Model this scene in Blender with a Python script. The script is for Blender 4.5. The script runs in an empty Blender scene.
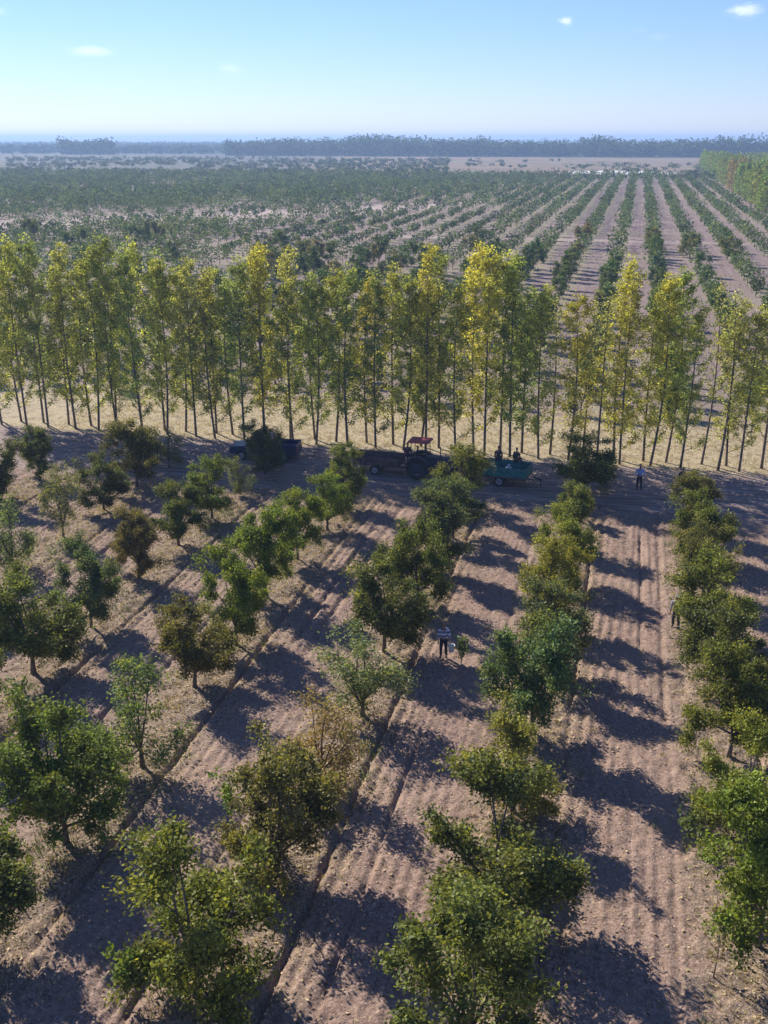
import bpy, math, random
import numpy as np
from mathutils import Vector, Matrix
R=math.radians
scene=bpy.context.scene
col=scene.collection
rng=np.random.default_rng(7); random.seed(7)

# ------------------------------------------------------------------ camera
CAM_H=21.6; FPX=1054.0; PITCH=math.atan(374/1054); YAW=R(13.04)
cd=bpy.data.cameras.new('camera'); cam=bpy.data.objects.new('camera',cd); col.objects.link(cam)
cam.location=(0,0,CAM_H); cam.rotation_euler=(math.pi/2-PITCH,0,YAW)
cd.sensor_fit='VERTICAL'; cd.sensor_height=24; cd.sensor_width=18; cd.lens=24*FPX/1024
cd.clip_start=0.5; cd.clip_end=40000
scene.camera=cam
def in_view(x,y,z=0,m=60):
    """keep only what the photograph (with a margin) could show"""
    rx=x*math.cos(YAW)+y*math.sin(YAW); fx=-x*math.sin(YAW)+y*math.cos(YAW)
    c=fx*math.cos(PITCH)+(CAM_H-z)*math.sin(PITCH)
    if c<1: return False
    return abs(rx/c*FPX)<384+m

# ------------------------------------------------------------------ light
SUN_AZ=R(142); SUN_EL=R(34)      # azimuth measured from +X
sdir=Vector((math.cos(SUN_AZ)*math.cos(SUN_EL),math.sin(SUN_AZ)*math.cos(SUN_EL),math.sin(SUN_EL)))
ld=bpy.data.lights.new('sun','SUN'); ld.energy=5.0; ld.angle=R(0.5); ld.color=(1,0.93,0.84)
sun=bpy.data.objects.new('sun',ld); col.objects.link(sun); sun.rotation_euler=sdir.to_track_quat('Z','Y').to_euler()
SKYT=(.96,1.0,1.42,1)
w=bpy.data.worlds.new('World'); scene.world=w; w.use_nodes=True
nt=w.node_tree; nt.nodes.clear()
def N(nt,t,**k):
    n=nt.nodes.new(t)
    for a,b in k.items():
        setattr(n,a,b)
    return n
class G:
    """tiny node expression helper"""
    def __init__(s,nt): s.nt=nt
    def put(s,inp,v):
        if v is None: return
        if hasattr(v,'is_output'): s.nt.links.new(v,inp)
        else: inp.default_value=v
    def m(s,op,a,b=None,c=None,clamp=False):
        n=N(s.nt,'ShaderNodeMath',operation=op,use_clamp=clamp)
        s.put(n.inputs[0],a); s.put(n.inputs[1],b)
        if c is not None: s.put(n.inputs[2],c)
        return n.outputs[0]
    def mix(s,f,a,b,mode='MIX'):
        n=N(s.nt,'ShaderNodeMix',data_type='RGBA',blend_type=mode)
        s.put(n.inputs[0],f); s.put(n.inputs[6],a); s.put(n.inputs[7],b)
        return n.outputs[2]
    def noise(s,vec,scale,detail=4,rough=.55,col=False):
        n=N(s.nt,'ShaderNodeTexNoise'); s.put(n.inputs['Vector'],vec)
        n.inputs['Scale'].default_value=scale; n.inputs['Detail'].default_value=detail; n.inputs['Roughness'].default_value=rough
        return n.outputs[1 if col else 0]
    def ramp(s,v,lo,hi,a=0.,b=1.):
        n=N(s.nt,'ShaderNodeMapRange',interpolation_type='SMOOTHSTEP')
        s.put(n.inputs[0],v); s.put(n.inputs[1],lo); s.put(n.inputs[2],hi); s.put(n.inputs[3],a); s.put(n.inputs[4],b)
        return n.outputs[0]
    def scale(s,vec,sc):
        n=N(s.nt,'ShaderNodeVectorMath',operation='MULTIPLY'); s.put(n.inputs[0],vec); n.inputs[1].default_value=sc
        return n.outputs[0]
g=G(nt)
out=N(nt,'ShaderNodeOutputWorld'); bg=N(nt,'ShaderNodeBackground')
sky=N(nt,'ShaderNodeTexSky',sky_type='NISHITA'); sky.sun_disc=False
sky.sun_elevation=SUN_EL; sky.sun_rotation=math.pi/2-SUN_AZ
sky.altitude=0; sky.air_density=1.0; sky.dust_density=0.0; sky.ozone_density=5
tc=N(nt,'ShaderNodeTexCoord'); gen=tc.outputs['Generated']
# small fair-weather clouds: (azimuth deg left of +Y, elevation deg, width, height, strength)
clouds=[(27.4,3.95,1.35,.30,.75),(20.7,3.25,.8,.30,.5),(4.05,5.35,.42,.22,.9),(-4.25,5.65,.85,.34,1.),(15.2,3.6,.8,.2,.22),
        (31.4,5.6,.7,.28,.45),(31.5,2.4,1.3,.3,.25),(-1.6,6.7,.5,.2,.35),(-.3,4.6,.9,.22,.28),(27.6,2.3,1.0,.2,.18),(.6,4.9,.6,.16,.25)]
nv=g.noise(g.scale(gen,(1,1,3.2)),95,5,.62,col=True)
dv=N(nt,'ShaderNodeVectorMath',operation='MULTIPLY_ADD'); nt.links.new(nv,dv.inputs[0]); dv.inputs[1].default_value=(.016,.016,.006); 
sb=N(nt,'ShaderNodeVectorMath',operation='SUBTRACT'); nt.links.new(gen,sb.inputs[0]); sb.inputs[1].default_value=(.008,.008,.003)
nt.links.new(sb.outputs[0],dv.inputs[2]); gd=dv.outputs[0]
acc=None
for az,el,cw,ch,st in clouds:
    a=R(az); e=R(el); f=Vector((-math.sin(a)*math.cos(e),math.cos(a)*math.cos(e),math.sin(e))); r=Vector((math.cos(a),math.sin(a),0)); u=r.cross(f)
    def dot(v):
        n=N(nt,'ShaderNodeVectorMath',operation='DOT_PRODUCT'); nt.links.new(gd,n.inputs[0]); n.inputs[1].default_value=v; return n.outputs['Value']
    dx=g.m('DIVIDE',dot(r),math.tan(R(cw))); dz=g.m('DIVIDE',dot(u),math.tan(R(ch)))
    d2=g.m('ADD',g.m('MULTIPLY',dx,dx),g.m('MULTIPLY',dz,dz))
    front=g.m('GREATER_THAN',dot(f),0.0)
    k=g.m('MULTIPLY',g.m('MULTIPLY',g.m('EXPONENT',g.m('MULTIPLY',d2,-1.6)),st),front)
    acc=k if acc is None else g.m('MAXIMUM',acc,k)
cl=g.m('MULTIPLY',g.ramp(acc,.05,1.0),.5)
skt=g.mix(1.,sky.outputs[0],SKYT,'MULTIPLY')
skc=g.mix(cl,skt,(12.0,12.4,13.6,1))
nt.links.new(skc,bg.inputs[0]); bg.inputs[1].default_value=0.068
nt.links.new(bg.outputs[0],out.inputs[0])

# ------------------------------------------------------------------ helpers
def tag(o,label=None,cat=None,group=None,kind=None):
    if label: o['label']=label
    if cat: o['category']=cat
    if group: o['group']=group
    if kind: o['kind']=kind
    return o
def link(o,parent=None):
    col.objects.link(o)
    if parent is not None: o.parent=parent
    return o
def empty(name,loc=(0,0,0),rz=0,**k):
    o=bpy.data.objects.new(name,None); o.empty_display_size=.3; o.location=loc; o.rotation_euler=(0,0,rz); col.objects.link(o)
    return tag(o,**k)
def mat(name,color=(.5,.5,.5),rough=.6,metal=0,noise=0,nscale=8,bump=0):
    m=bpy.data.materials.new(name); m.use_nodes=True; nt=m.node_tree; b=nt.nodes['Principled BSDF']; g=G(nt)
    b.inputs['Roughness'].default_value=rough; b.inputs['Metallic'].default_value=metal
    c=(*color,1)
    if noise:
        tc=N(nt,'ShaderNodeTexCoord'); nz=g.noise(tc.outputs['Object'],nscale,5)
        cc=g.mix(g.ramp(nz,.35,.68),tuple(x*(1-noise) for x in color)+(1,),tuple(min(1,x*(1+noise)) for x in color)+(1,))
        nt.links.new(cc,b.inputs['Base Color'])
        if bump:
            bp=N(nt,'ShaderNodeBump'); bp.inputs['Strength'].default_value=bump; bp.inputs['Distance'].default_value=.02
            nt.links.new(nz,bp.inputs['Height']); nt.links.new(bp.outputs[0],b.inputs['Normal'])
    else: b.inputs['Base Color'].default_value=c
    return m
def mesh_np(name,V,F,m=None,attrs=None,smooth=False):
    """V (n,3); F (k,4) or (k,3) int array"""
    me=bpy.data.meshes.new(name); V=np.asarray(V,dtype=np.float32); F=np.asarray(F,dtype=np.int32)
    me.vertices.add(len(V)); me.vertices.foreach_set('co',V.ravel())
    k=F.shape[1]; me.loops.add(F.size); me.loops.foreach_set('vertex_index',F.ravel())
    me.polygons.add(len(F)); me.polygons.foreach_set('loop_start',np.arange(0,F.size,k,dtype=np.int32))
    me.polygons.foreach_set('loop_total',np.full(len(F),k,dtype=np.int32))
    if smooth: me.polygons.foreach_set('use_smooth',np.ones(len(F),dtype=bool))
    me.update(calc_edges=True)
    if attrs:
        for an,av in attrs.items():
            a=me.attributes.new(an,'FLOAT','FACE'); a.data.foreach_set('value',np.asarray(av,dtype=np.float32))
    if m: me.materials.append(m)
    return me
class MB:
    """collects boxes, tubes, lathes as one mesh"""
    def __init__(s): s.V=[]; s.F=[]
    def add(s,V,F):
        o=len(s.V); s.V+= [tuple(v) for v in V]; s.F+=[tuple(i+o for i in f) for f in F]; return s
    def box(s,c,d,rot=None,taper=None):
        x,y,z=[q/2 for q in d]; t=taper or (1,1)
        P=[(-x,-y,-z),(x,-y,-z),(x,y,-z),(-x,y,-z),(-x*t[0],-y*t[1],z),(x*t[0],-y*t[1],z),(x*t[0],y*t[1],z),(-x*t[0],y*t[1],z)]
        M=rot or Matrix.Identity(3)
        return s.add([M@Vector(p)+Vector(c) for p in P],[(0,3,2,1),(4,5,6,7),(0,1,5,4),(1,2,6,5),(2,3,7,6),(3,0,4,7)])
    def prism(s,prof,y0,y1):
        """profile in x,z extruded along y"""
        n=len(prof); V=[(x,y0,z) for x,z in prof]+[(x,y1,z) for x,z in prof]
        F=[tuple(range(n)),tuple(range(2*n-1,n-1,-1))]+[(i,n+i,n+(i+1)%n,(i+1)%n) for i in range(n)]
        return s.add(V,F)
    def tube(s,pts,rad,n=6):
        pts=[Vector(p) for p in pts]; V=[];F=[]
        if not hasattr(rad,'__len__'): rad=[rad]*len(pts)
        for i,p in enumerate(pts):
            d=(pts[min(i+1,len(pts)-1)]-pts[max(i-1,0)]).normalized()
            a=d.cross(Vector((0,1,.01)) if abs(d.y)<.9 else Vector((1,0,0))).normalized(); b=d.cross(a)
            for k in range(n):
                t=2*math.pi*k/n; V.append(p+(a*math.cos(t)+b*math.sin(t))*rad[i])
        for i in range(len(pts)-1):
            for k in range(n):
                F.append((i*n+k,i*n+(k+1)%n,(i+1)*n+(k+1)%n,(i+1)*n+k))
        F.append(tuple(range(n-1,-1,-1))); F.append(tuple((len(pts)-1)*n+k for k in range(n)))
        return s.add(V,F)
    def wheel(s,c,prof,n=28,axis='Y'):
        """lathe (offset along axis, radius) profile, closed loop"""
        V=[];F=[];L=len(prof)
        for k in range(n):
            t=2*math.pi*k/n
            for a,r in prof:
                v=(r*math.cos(t),a,r*math.sin(t)) if axis=='Y' else (r*math.cos(t),r*math.sin(t),a)
                V.append((c[0]+v[0],c[1]+v[1],c[2]+v[2]))
        for k in range(n):
            for j in range(L):
                F.append((k*L+j,k*L+(j+1)%L,((k+1)%n)*L+(j+1)%L,((k+1)%n)*L+j))
        return s.add(V,F)
    def build(s,name,m,parent=None,bevel=0,smooth=False):
        me=bpy.data.meshes.new(name); me.from_pydata([tuple(v) for v in s.V],[],s.F); me.validate(); 
        if smooth: me.polygons.foreach_set('use_smooth',[True]*len(me.polygons))
        me.materials.append(m); me.update()
        o=link(bpy.data.objects.new(name,me),parent)
        if bevel:
            b=o.modifiers.new('bevel','BEVEL'); b.width=bevel; b.segments=2; b.limit_method='ANGLE'; b.angle_limit=R(35)
        return o

# ------------------------------------------------------------------ value noise in numpy
def vnoise(x,y,seed=0):
    x=np.asarray(x,float); y=np.asarray(y,float); xi=np.floor(x).astype(int); yi=np.floor(y).astype(int); fx=x-xi; fy=y-yi
    def h(a,b):
        n=(a*374761393+b*668265263+seed*974634777)&0x7fffffff; n=((n^(n>>13))*1274126177)&0x7fffffff; return ((n^(n>>16))&0xffff)/65535.
    fx=fx*fx*(3-2*fx); fy=fy*fy*(3-2*fy)
    return (h(xi,yi)*(1-fx)+h(xi+1,yi)*fx)*(1-fy)+(h(xi,yi+1)*(1-fx)+h(xi+1,yi+1)*fx)*fy

# ------------------------------------------------------------------ ground
ROW0=4.7; RS=7.0
def row_u(x):
    xx=np.where(x<-13,x*1.0+ (x+13)*-0.0,x)
    return (xx-ROW0+RS/2)%RS-RS/2
def gauss(u,c,s): return np.exp(-((u-c)/s)**2)
def height(x,y):
    u=row_u(x)
    ids=np.floor((x-ROW0+RS/2)/RS)
    near=np.clip((y-8)/4,0,1)*np.clip((64-y)/3,0,1)
    wob=.07*(vnoise(y*.12,ids*3.1,5)-.5)
    u2=u+wob
    brk=np.clip(vnoise(y*.16,ids*7.7,9)*2.2-.2,0.15,1)
    h=.05*gauss(u2,0,1.1)
    h-=(.08+.22*vnoise(y*.35,ids*5,19))*gauss(u2,1.22,.11)              # plough furrow beside each row
    h-=.08*brk*gauss(u2,1.75,.12)
    h-=.15*gauss(u2,-2.15,.10)*np.clip(vnoise(y*.1,ids*2.3,3)*2-.3,.1,1)
    alley=np.clip((np.abs(u2)-1.5)/.4,0,1)
    rip=np.clip(vnoise(x*.35,y*.07,51)*1.9-.35,0,1.2)
    h+=rip*alley*.026*np.sin(2*math.pi*(u2*2.15+.2*vnoise(y*.3,ids,2)))*(.5+vnoise(x*.6,y*.3,4))
    h+=alley*.02*np.sin(2*math.pi*(u2*3.6))*vnoise(x*.4,y*.2,14)
    # a few deeper wheel ruts, as in the alley between the third and fourth rows
    for c,sg,y0,y1 in ((-12.9,.13,38,61),(-13.75,.12,40,58),(-20.0,.12,36,60),(-19.2,.1,30,44),(1.6,.09,42,60),(-6.6,.1,20,36),(-27.5,.13,30,60)):
        h-=.15*gauss(x+wob,c,sg)*np.clip((y-y0)/2,0,1)*np.clip((y1-y)/2,0,1)*(.5+.8*vnoise(y*.4,c,8))
    h+=.10*(vnoise(x*2.4,y*2.4,21)-.5)*(.6+.8*(1-alley))+.075*(vnoise(x*5,y*3.5,22)-.5)
    h*=near
    road=np.clip((y-60)/3,0,1)*np.clip((95-y)/10,0,1)
    h+=road*(.05*(vnoise(x*1.1,y*1.3,31)-.5)+.04*(vnoise(x*3,y*3,32)-.5))
    return h
def geo(a,b,n): return list(np.geomspace(a,b,n))
xs=np.array([-v for v in geo(64,16000,26)][::-1]+list(np.arange(-60,-44,.4))+list(np.arange(-44,14,.085))+list(np.arange(14,22,.5))+geo(23,16000,26))
ys=np.array([-v for v in geo(20,3000,8)][::-1]+[-10,0,6,10,13]+list(np.arange(15,40,.16))+list(np.arange(40,64,.24))+list(np.arange(64,100,.5))+geo(101,20000,60))
X,Y=np.meshgrid(xs,ys); Z=height(X,Y)
V=np.stack([X,Y,Z],-1).reshape(-1,3); nx=len(xs); ny=len(ys)
i=np.arange((nx-1)*(ny-1)); a=(i//(nx-1))*nx+i%(nx-1)
F=np.stack([a,a+1,a+nx+1,a+nx],-1)
gm=bpy.data.materials.new('soil'); gm.use_nodes=True; nt=gm.node_tree; g=G(nt); b=nt.nodes['Principled BSDF']; b.inputs['Roughness'].default_value=.95; b.inputs['Specular IOR Level'].default_value=.15
tc=N(nt,'ShaderNodeTexCoord'); P=tc.outputs['Object']; sp=N(nt,'ShaderNodeSeparateXYZ'); nt.links.new(P,sp.inputs[0]); px,py=sp.outputs[0],sp.outputs[1]
n_big=g.noise(P,.09,5); n_mid=g.noise(P,.9,5,.6); n_fine=g.noise(P,5.5,6,.7); n_far=g.noise(P,.018,6,.6)
streak=g.noise(g.scale(P,(7,.35,1)),1,4,.6)
n_grit=g.noise(P,17,3,.7)
n_mix=g.m('ADD',g.m('MULTIPLY',n_fine,.62),g.m('MULTIPLY',n_grit,.38))
soil=g.mix(g.ramp(n_mix,.36,.64),(.115,.073,.058,1),(.41,.285,.222,1))
soil=g.mix(g.ramp(streak,.38,.66,0,.6),soil,(.25,.168,.122,1))
soil=g.mix(g.ramp(n_big,.4,.65,0,.45),soil,(.37,.265,.19,1))
straw=g.mix(g.ramp(n_mix,.36,.64),(.125,.09,.062,1),(.36,.27,.185,1))
straw=g.mix(g.ramp(n_mid,.52,.75,0,.5),straw,(.20,.19,.09,1))
# distance to the nearest tree row
u=g.m('SUBTRACT',g.m('FLOORED_MODULO',g.m('ADD',px,-ROW0+RS/2),RS),RS/2)
au=g.m('ABSOLUTE',u)
rowm=g.m('MULTIPLY',g.ramp(g.m('ADD',au,g.m('MULTIPLY',g.m('SUBTRACT',n_mid,.5),4.5)),.5,2.6,1,0),.75)
fl=g.noise(P,12,2,.6)
soil=g.mix(g.m('MULTIPLY',g.ramp(fl,.60,.66,0,.7),g.ramp(n_mid,.35,.6,.3,1)),soil,(.56,.44,.33,1))
straw=g.mix(g.ramp(g.noise(g.scale(P,(1,1.3,1)),10,2,.6),.57,.64,0,.75),straw,(.60,.50,.34,1))
straw=g.mix(g.ramp(fl,.36,.44,.7,0),straw,(.10,.075,.05,1))
near=g.mix(g.m('MULTIPLY',rowm,g.ramp(n_big,.2,.5,.5,1)),soil,straw)
yw=g.m('ADD',py,g.m('MULTIPLY',g.m('SUBTRACT',n_mid,.5),3.0))
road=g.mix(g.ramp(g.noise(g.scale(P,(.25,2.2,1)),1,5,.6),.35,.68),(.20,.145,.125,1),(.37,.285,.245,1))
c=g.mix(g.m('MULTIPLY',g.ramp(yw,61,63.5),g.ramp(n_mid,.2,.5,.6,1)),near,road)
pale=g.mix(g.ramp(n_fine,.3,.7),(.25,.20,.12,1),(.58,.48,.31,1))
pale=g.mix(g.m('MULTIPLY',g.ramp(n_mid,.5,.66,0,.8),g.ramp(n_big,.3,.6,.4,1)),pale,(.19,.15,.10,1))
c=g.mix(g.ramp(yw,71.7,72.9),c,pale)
# orchard behind the poplars
fars=g.mix(g.ramp(n_fine,.3,.7),(.15,.108,.098,1),(.27,.198,.175,1))
fars=g.mix(g.ramp(g.noise(g.scale(P,(1.6,.05,1)),1,3),.4,.65,0,.5),fars,(.30,.23,.195,1))
fars=g.mix(g.ramp(n_far,.45,.62,0,.6),fars,(.27,.22,.16,1))
fars=g.mix(g.ramp(g.m('ADD',au,g.m('MULTIPLY',g.m('SUBTRACT',n_mid,.5),1.2)),.6,1.5,.55,0),fars,(.27,.24,.14,1))
c=g.mix(g.ramp(g.m('ADD',py,g.m('MULTIPLY',g.m('SUBTRACT',n_mid,.5),14.)),82,92),c,fars)
for yc in (247,546):   # cross tracks
    d=g.m('ABSOLUTE',g.m('SUBTRACT',py,yc)); c=g.mix(g.m('MULTIPLY',g.m('MULTIPLY',g.ramp(d,1.0,4.2,.8,0),g.ramp(n_big,.3,.6,.3,1)),g.ramp(px,-75,-55)),c,(.36,.29,.24,1))
# bare pale strip in the left field
yb=g.m('ADD',g.m('MULTIPLY',px,1.15),443.0)
yb=g.m('ADD',yb,g.m('MULTIPLY',g.m('SUBTRACT',n_far,.5),60.))
db=g.m('ABSOLUTE',g.m('SUBTRACT',py,yb))
BW=g.m('MULTIPLY',g.ramp(db,8,32,1,0),g.ramp(px,-80,-40,1,0))
BW=g.m('MULTIPLY',BW,g.m('GREATER_THAN',py,150))
c=g.mix(g.m('MULTIPLY',BW,g.ramp(n_big,.25,.55,.4,1)),c,(.42,.33,.28,1))
# grassland past the orchard
gr=g.mix(g.ramp(n_far,.35,.62),(.17,.125,.08,1),(.25,.18,.115,1))
gr=g.mix(g.ramp(g.noise(g.scale(P,(.004,.012,1)),1,5,.6),.48,.62,0,.8),gr,(.17,.17,.09,1))
c=g.mix(g.ramp(g.m('ADD',py,g.m('MULTIPLY',g.m('SUBTRACT',n_big,.5),30.)),622,640),c,gr)
wp=g.ramp(g.m('ADD',g.m('POWER',g.m('DIVIDE',g.m('ADD',px,14),38),2),g.m('POWER',g.m('DIVIDE',g.m('SUBTRACT',py,745),55),2)),.6,1.1,1,0)
c=g.mix(g.m('MULTIPLY',wp,g.ramp(n_big,.3,.5,.3,1)),c,(.72,.70,.64,1))
lf=g.ramp(g.m('ADD',g.m('DIVIDE',px,g.m('MAXIMUM',py,1.)),g.m('MULTIPLY',g.m('SUBTRACT',n_far,.5),.2)),-.36,-.24,1,0)
c=g.mix(g.m('MULTIPLY',lf,g.ramp(py,600,700,0,.75)),c,(.09,.095,.075,1))
c=g.mix(g.ramp(py,1330,1500,0,1),c,(.06,.08,.06,1))
nt.links.new(c,b.inputs['Base Color'])
bp=N(nt,'ShaderNodeBump'); bp.inputs['Strength'].default_value=.9; bp.inputs['Distance'].default_value=.15
hh=g.m('ADD',g.m('MULTIPLY',g.noise(P,3.2,6,.7),.7),g.m('MULTIPLY',g.noise(P,11,4,.7),.35))
nt.links.new(hh,bp.inputs['Height']); nt.links.new(bp.outputs[0],b.inputs['Normal'])
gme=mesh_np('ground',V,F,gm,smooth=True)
tag(link(bpy.data.objects.new('ground',gme)),kind='structure')

# ------------------------------------------------------------------ leaf + bark materials
def leaf_mat(name,trans=.38,gloss=.03,ycol=(.36,.34,.035)):
    m=bpy.data.materials.new(name); m.use_nodes=True; nt=m.node_tree; nt.nodes.clear(); g=G(nt)
    o=N(nt,'ShaderNodeOutputMaterial'); oi=N(nt,'ShaderNodeObjectInfo')
    y=N(nt,'ShaderNodeAttribute',attribute_name='yel').outputs['Fac']; v=N(nt,'ShaderNodeAttribute',attribute_name='val').outputs['Fac']
    base=oi.outputs['Color']
    c=g.mix(y,base,(*ycol,1))
    vv=N(nt,'ShaderNodeVectorMath',operation='SCALE'); nt.links.new(c,vv.inputs[0]); nt.links.new(v,vv.inputs['Scale'])
    c=vv.outputs[0]
    d=N(nt,'ShaderNodeBsdfDiffuse'); nt.links.new(c,d.inputs[0])
    t=N(nt,'ShaderNodeBsdfTranslucent'); t2=g.mix(1.,c,(1.25,1.2,.55,1),'MULTIPLY'); nt.links.new(t2,t.inputs[0])
    gl=N(nt,'ShaderNodeBsdfGlossy'); gl.inputs['Roughness'].default_value=.5; gl.inputs[0].default_value=(.4,.42,.4,1)
    a=N(nt,'ShaderNodeMixShader'); a.inputs[0].default_value=trans; nt.links.new(d.outputs[0],a.inputs[1]); nt.links.new(t.outputs[0],a.inputs[2])
    bb=N(nt,'ShaderNodeMixShader'); bb.inputs[0].default_value=gloss; nt.links.new(a.outputs[0],bb.inputs[1]); nt.links.new(gl.outputs[0],bb.inputs[2])
    nt.links.new(bb.outputs[0],o.inputs[0]); return m
M_leaf=leaf_mat('leaves',.41); M_leaf2=leaf_mat('poplar_leaves',.46,.02,(.40,.39,.10)); M_leaf3=leaf_mat('distant_leaves',.25,.02)
M_bark=mat('bark',(.13,.10,.085),.9,noise=.35,nscale=9,bump=.5)
M_bark2=mat('poplar_bark',(.15,.115,.09),.9,noise=.35,nscale=5,bump=.5)

def leaves(C,L,Wd,up=.35,val=None,yel=None):
    """rhombic leaf faces at centres C"""
    n=len(C); L=np.broadcast_to(L,(n,)).reshape(-1,1)*rng.uniform(.7,1.25,(n,1)); Wd=np.broadcast_to(Wd,(n,)).reshape(-1,1)*rng.uniform(.7,1.25,(n,1))
    d=rng.normal(size=(n,3)); d[:,2]=d[:,2]*.6-.25; d/=np.linalg.norm(d,axis=1,keepdims=True)
    nn=rng.normal(size=(n,3)); nn[:,2]=np.abs(nn[:,2])+up; s=np.cross(d,nn); s/=np.linalg.norm(s,axis=1,keepdims=True)
    V=np.stack([C-d*L/2,C+s*Wd/2-d*L*.05,C+d*L/2,C-s*Wd/2-d*L*.05],1).reshape(-1,3)
    F=np.arange(4*n).reshape(-1,4)
    return V,F

def tree_skeleton(sd,H,W,nl=6,nsub=5,openness=.0,base=1.0,leader=True):
    zlo=max(.24,base/H+.06)
    r=np.random.default_rng(sd); mb=MB(); tips=[]
    lean=r.uniform(-.12,.12,2)
    zt=base+r.uniform(0,.25); top=Vector((lean[0],lean[1],zt))
    mb.tube([(0,0,-.08),(lean[0]*.5,lean[1]*.5,zt*.5),top],[.115,.085,.07],8)
    limbs=[]
    for k in range(nl):
        a=2.399*k+r.uniform(-.4,.4); ze=H*r.uniform(zlo,.97); rr=W/2*r.uniform(.72,1.05)*math.sqrt(max(.07,1-((ze/H-.5)/.54)**2))
        if k==0 and leader: rr=W*.08; ze=H*.97
        e=Vector((rr*math.cos(a),rr*math.sin(a),ze)); s=Vector((lean[0]*.8,lean[1]*.8,zt*r.uniform(.6,1.)))
        mid=s.lerp(e,.5)+Vector((0,0,-.12*H*r.uniform(-.2,1)))+Vector(r.normal(0,.12,3))
        mb.tube([s,mid,e],[.05,.034,.012],5); limbs.append((s,mid,e))
    for s,m_,e in limbs:
        for j in range(nsub):
            t=r.uniform(.3,1.); p=(s.lerp(m_,t*2) if t<.5 else m_.lerp(e,t*2-1))
            out=Vector((p.x,p.y,0)); out=out.normalized() if out.length>.05 else Vector((1,0,0))
            q=p+Vector(r.normal(0,1,3))*W*.13+out*W*.10+Vector((0,0,H*r.uniform(-.03,.10)))
            rad=math.hypot(q.x,q.y); lim=W*.52
            if rad>lim: q.x*=lim/rad; q.y*=lim/rad
            q.z=min(max(q.z,base*.85),H*1.03)
            mb.tube([p,(p+q)/2+Vector((0,0,.05)),q],[.02,.014,.006],3)
            for f in (.45,.8,1.05): tips.append(np.array(p.lerp(q,f)))
        tips.append(np.array(e))
        if e.z>H*.5:                                   # upright shoots give the crown its spiky top
            for q_ in range(2):
                b0=m_.lerp(e,r.uniform(.4,1)); t1=b0+Vector((r.normal(0,.12),r.normal(0,.12),r.uniform(.35,.85)*H*.17)); mb.tube([b0,t1],[.015,.005],3)
                tips+= [np.array(b0.lerp(t1,.5)),np.array(t1)]
    return mb,np.array(tips)

def crown_mesh(name,sd,tips,nleaf,sg,L,Wd,m,ybias=.0,up=.35,ytop=False,H=1):
    r=np.random.default_rng(sd+99); T=len(tips)
    keep=r.random(T)>.06; tp=tips[keep]; T=len(tp)
    wgt=r.uniform(.4,1.6,T); wgt/=wgt.sum(); idx=r.choice(T,nleaf,p=wgt)
    sc=r.uniform(.7,1.35,T)[idx]
    C=tp[idx]+r.normal(0,1,(nleaf,3))*sg*sc[:,None]*np.array([1,1,.8])
    C[:,2]=np.maximum(C[:,2],.3)
    V,F=leaves(C,L,Wd,up)
    cy=np.clip(r.normal(ybias,.16,T),0,.9)
    if ytop: cy=np.clip(cy+.24*(tp[:,2]/H-.5),0,.95)
    cv=r.uniform(.78,1.22,T)
    yel=np.clip(cy[idx]+r.normal(0,.16,nleaf),0,1); val=cv[idx]*r.uniform(.5,1.7,nleaf)
    return mesh_np(name,V,F,m,{'yel':yel,'val':val})

def thing_tree(name,tm,cm,loc,rz,sc,color,label,cat,group,tname='trunk'):
    o=empty(name,loc,rz,label=label,cat=cat,group=group); o.scale=sc
    t=link(bpy.data.objects.new('trunk',tm),o); c=link(bpy.data.objects.new('crown',cm),o); c.color=(*color,1)
    return o

def mbmesh(mb,name,m):
    me=bpy.data.meshes.new(name); me.from_pydata([tuple(v) for v in mb.V],[],mb.F); me.materials.append(m); me.polygons.foreach_set('use_smooth',[True]*len(me.polygons)); me.update(); return me

# ------------------------------------------------------------------ orchard trees in front of the poplars
H0,W0=4.5,3.4
VAR=[]
for k in range(10):
    mb,tips=tree_skeleton(100+k,H0,W0,nl=8+k%3,nsub=6,base=(.6 if k<5 else .95)+.1*(k%3))
    cm=crown_mesh('crown',100+k,tips,[25000,21000,27000,19000][k%4],.17,.118,.070,M_leaf,ybias=[.02,.10,.05,.16][k%4])
    VAR.append((mbmesh(mb,'trunk',M_bark),cm))
SPARSE=[]
for k in range(4):
    mb,tips=tree_skeleton(200+k,H0,W0,nl=7,nsub=5,base=.9)
    SPARSE.append((mbmesh(mb,'trunk',M_bark),crown_mesh('crown',200+k,tips,6000,.22,.14,.072,M_leaf,ybias=.15)))
KC={'G':((0.167,0.212,0.031),'bright green'),'D':((0.095,0.116,0.038),'dark green'),'B':((0.151,0.131,0.042),'brownish olive'),
    'P':((0.135,0.183,0.077),'pale grey-green'),'Y':((.225,.222,.042),'yellowing'),'T':((0.317,0.218,0.100),'thin straw-coloured'),'M':((0.123,0.157,0.035),'mid-green'),
    'V':((.110,.148,.068),'cool green')}
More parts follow.
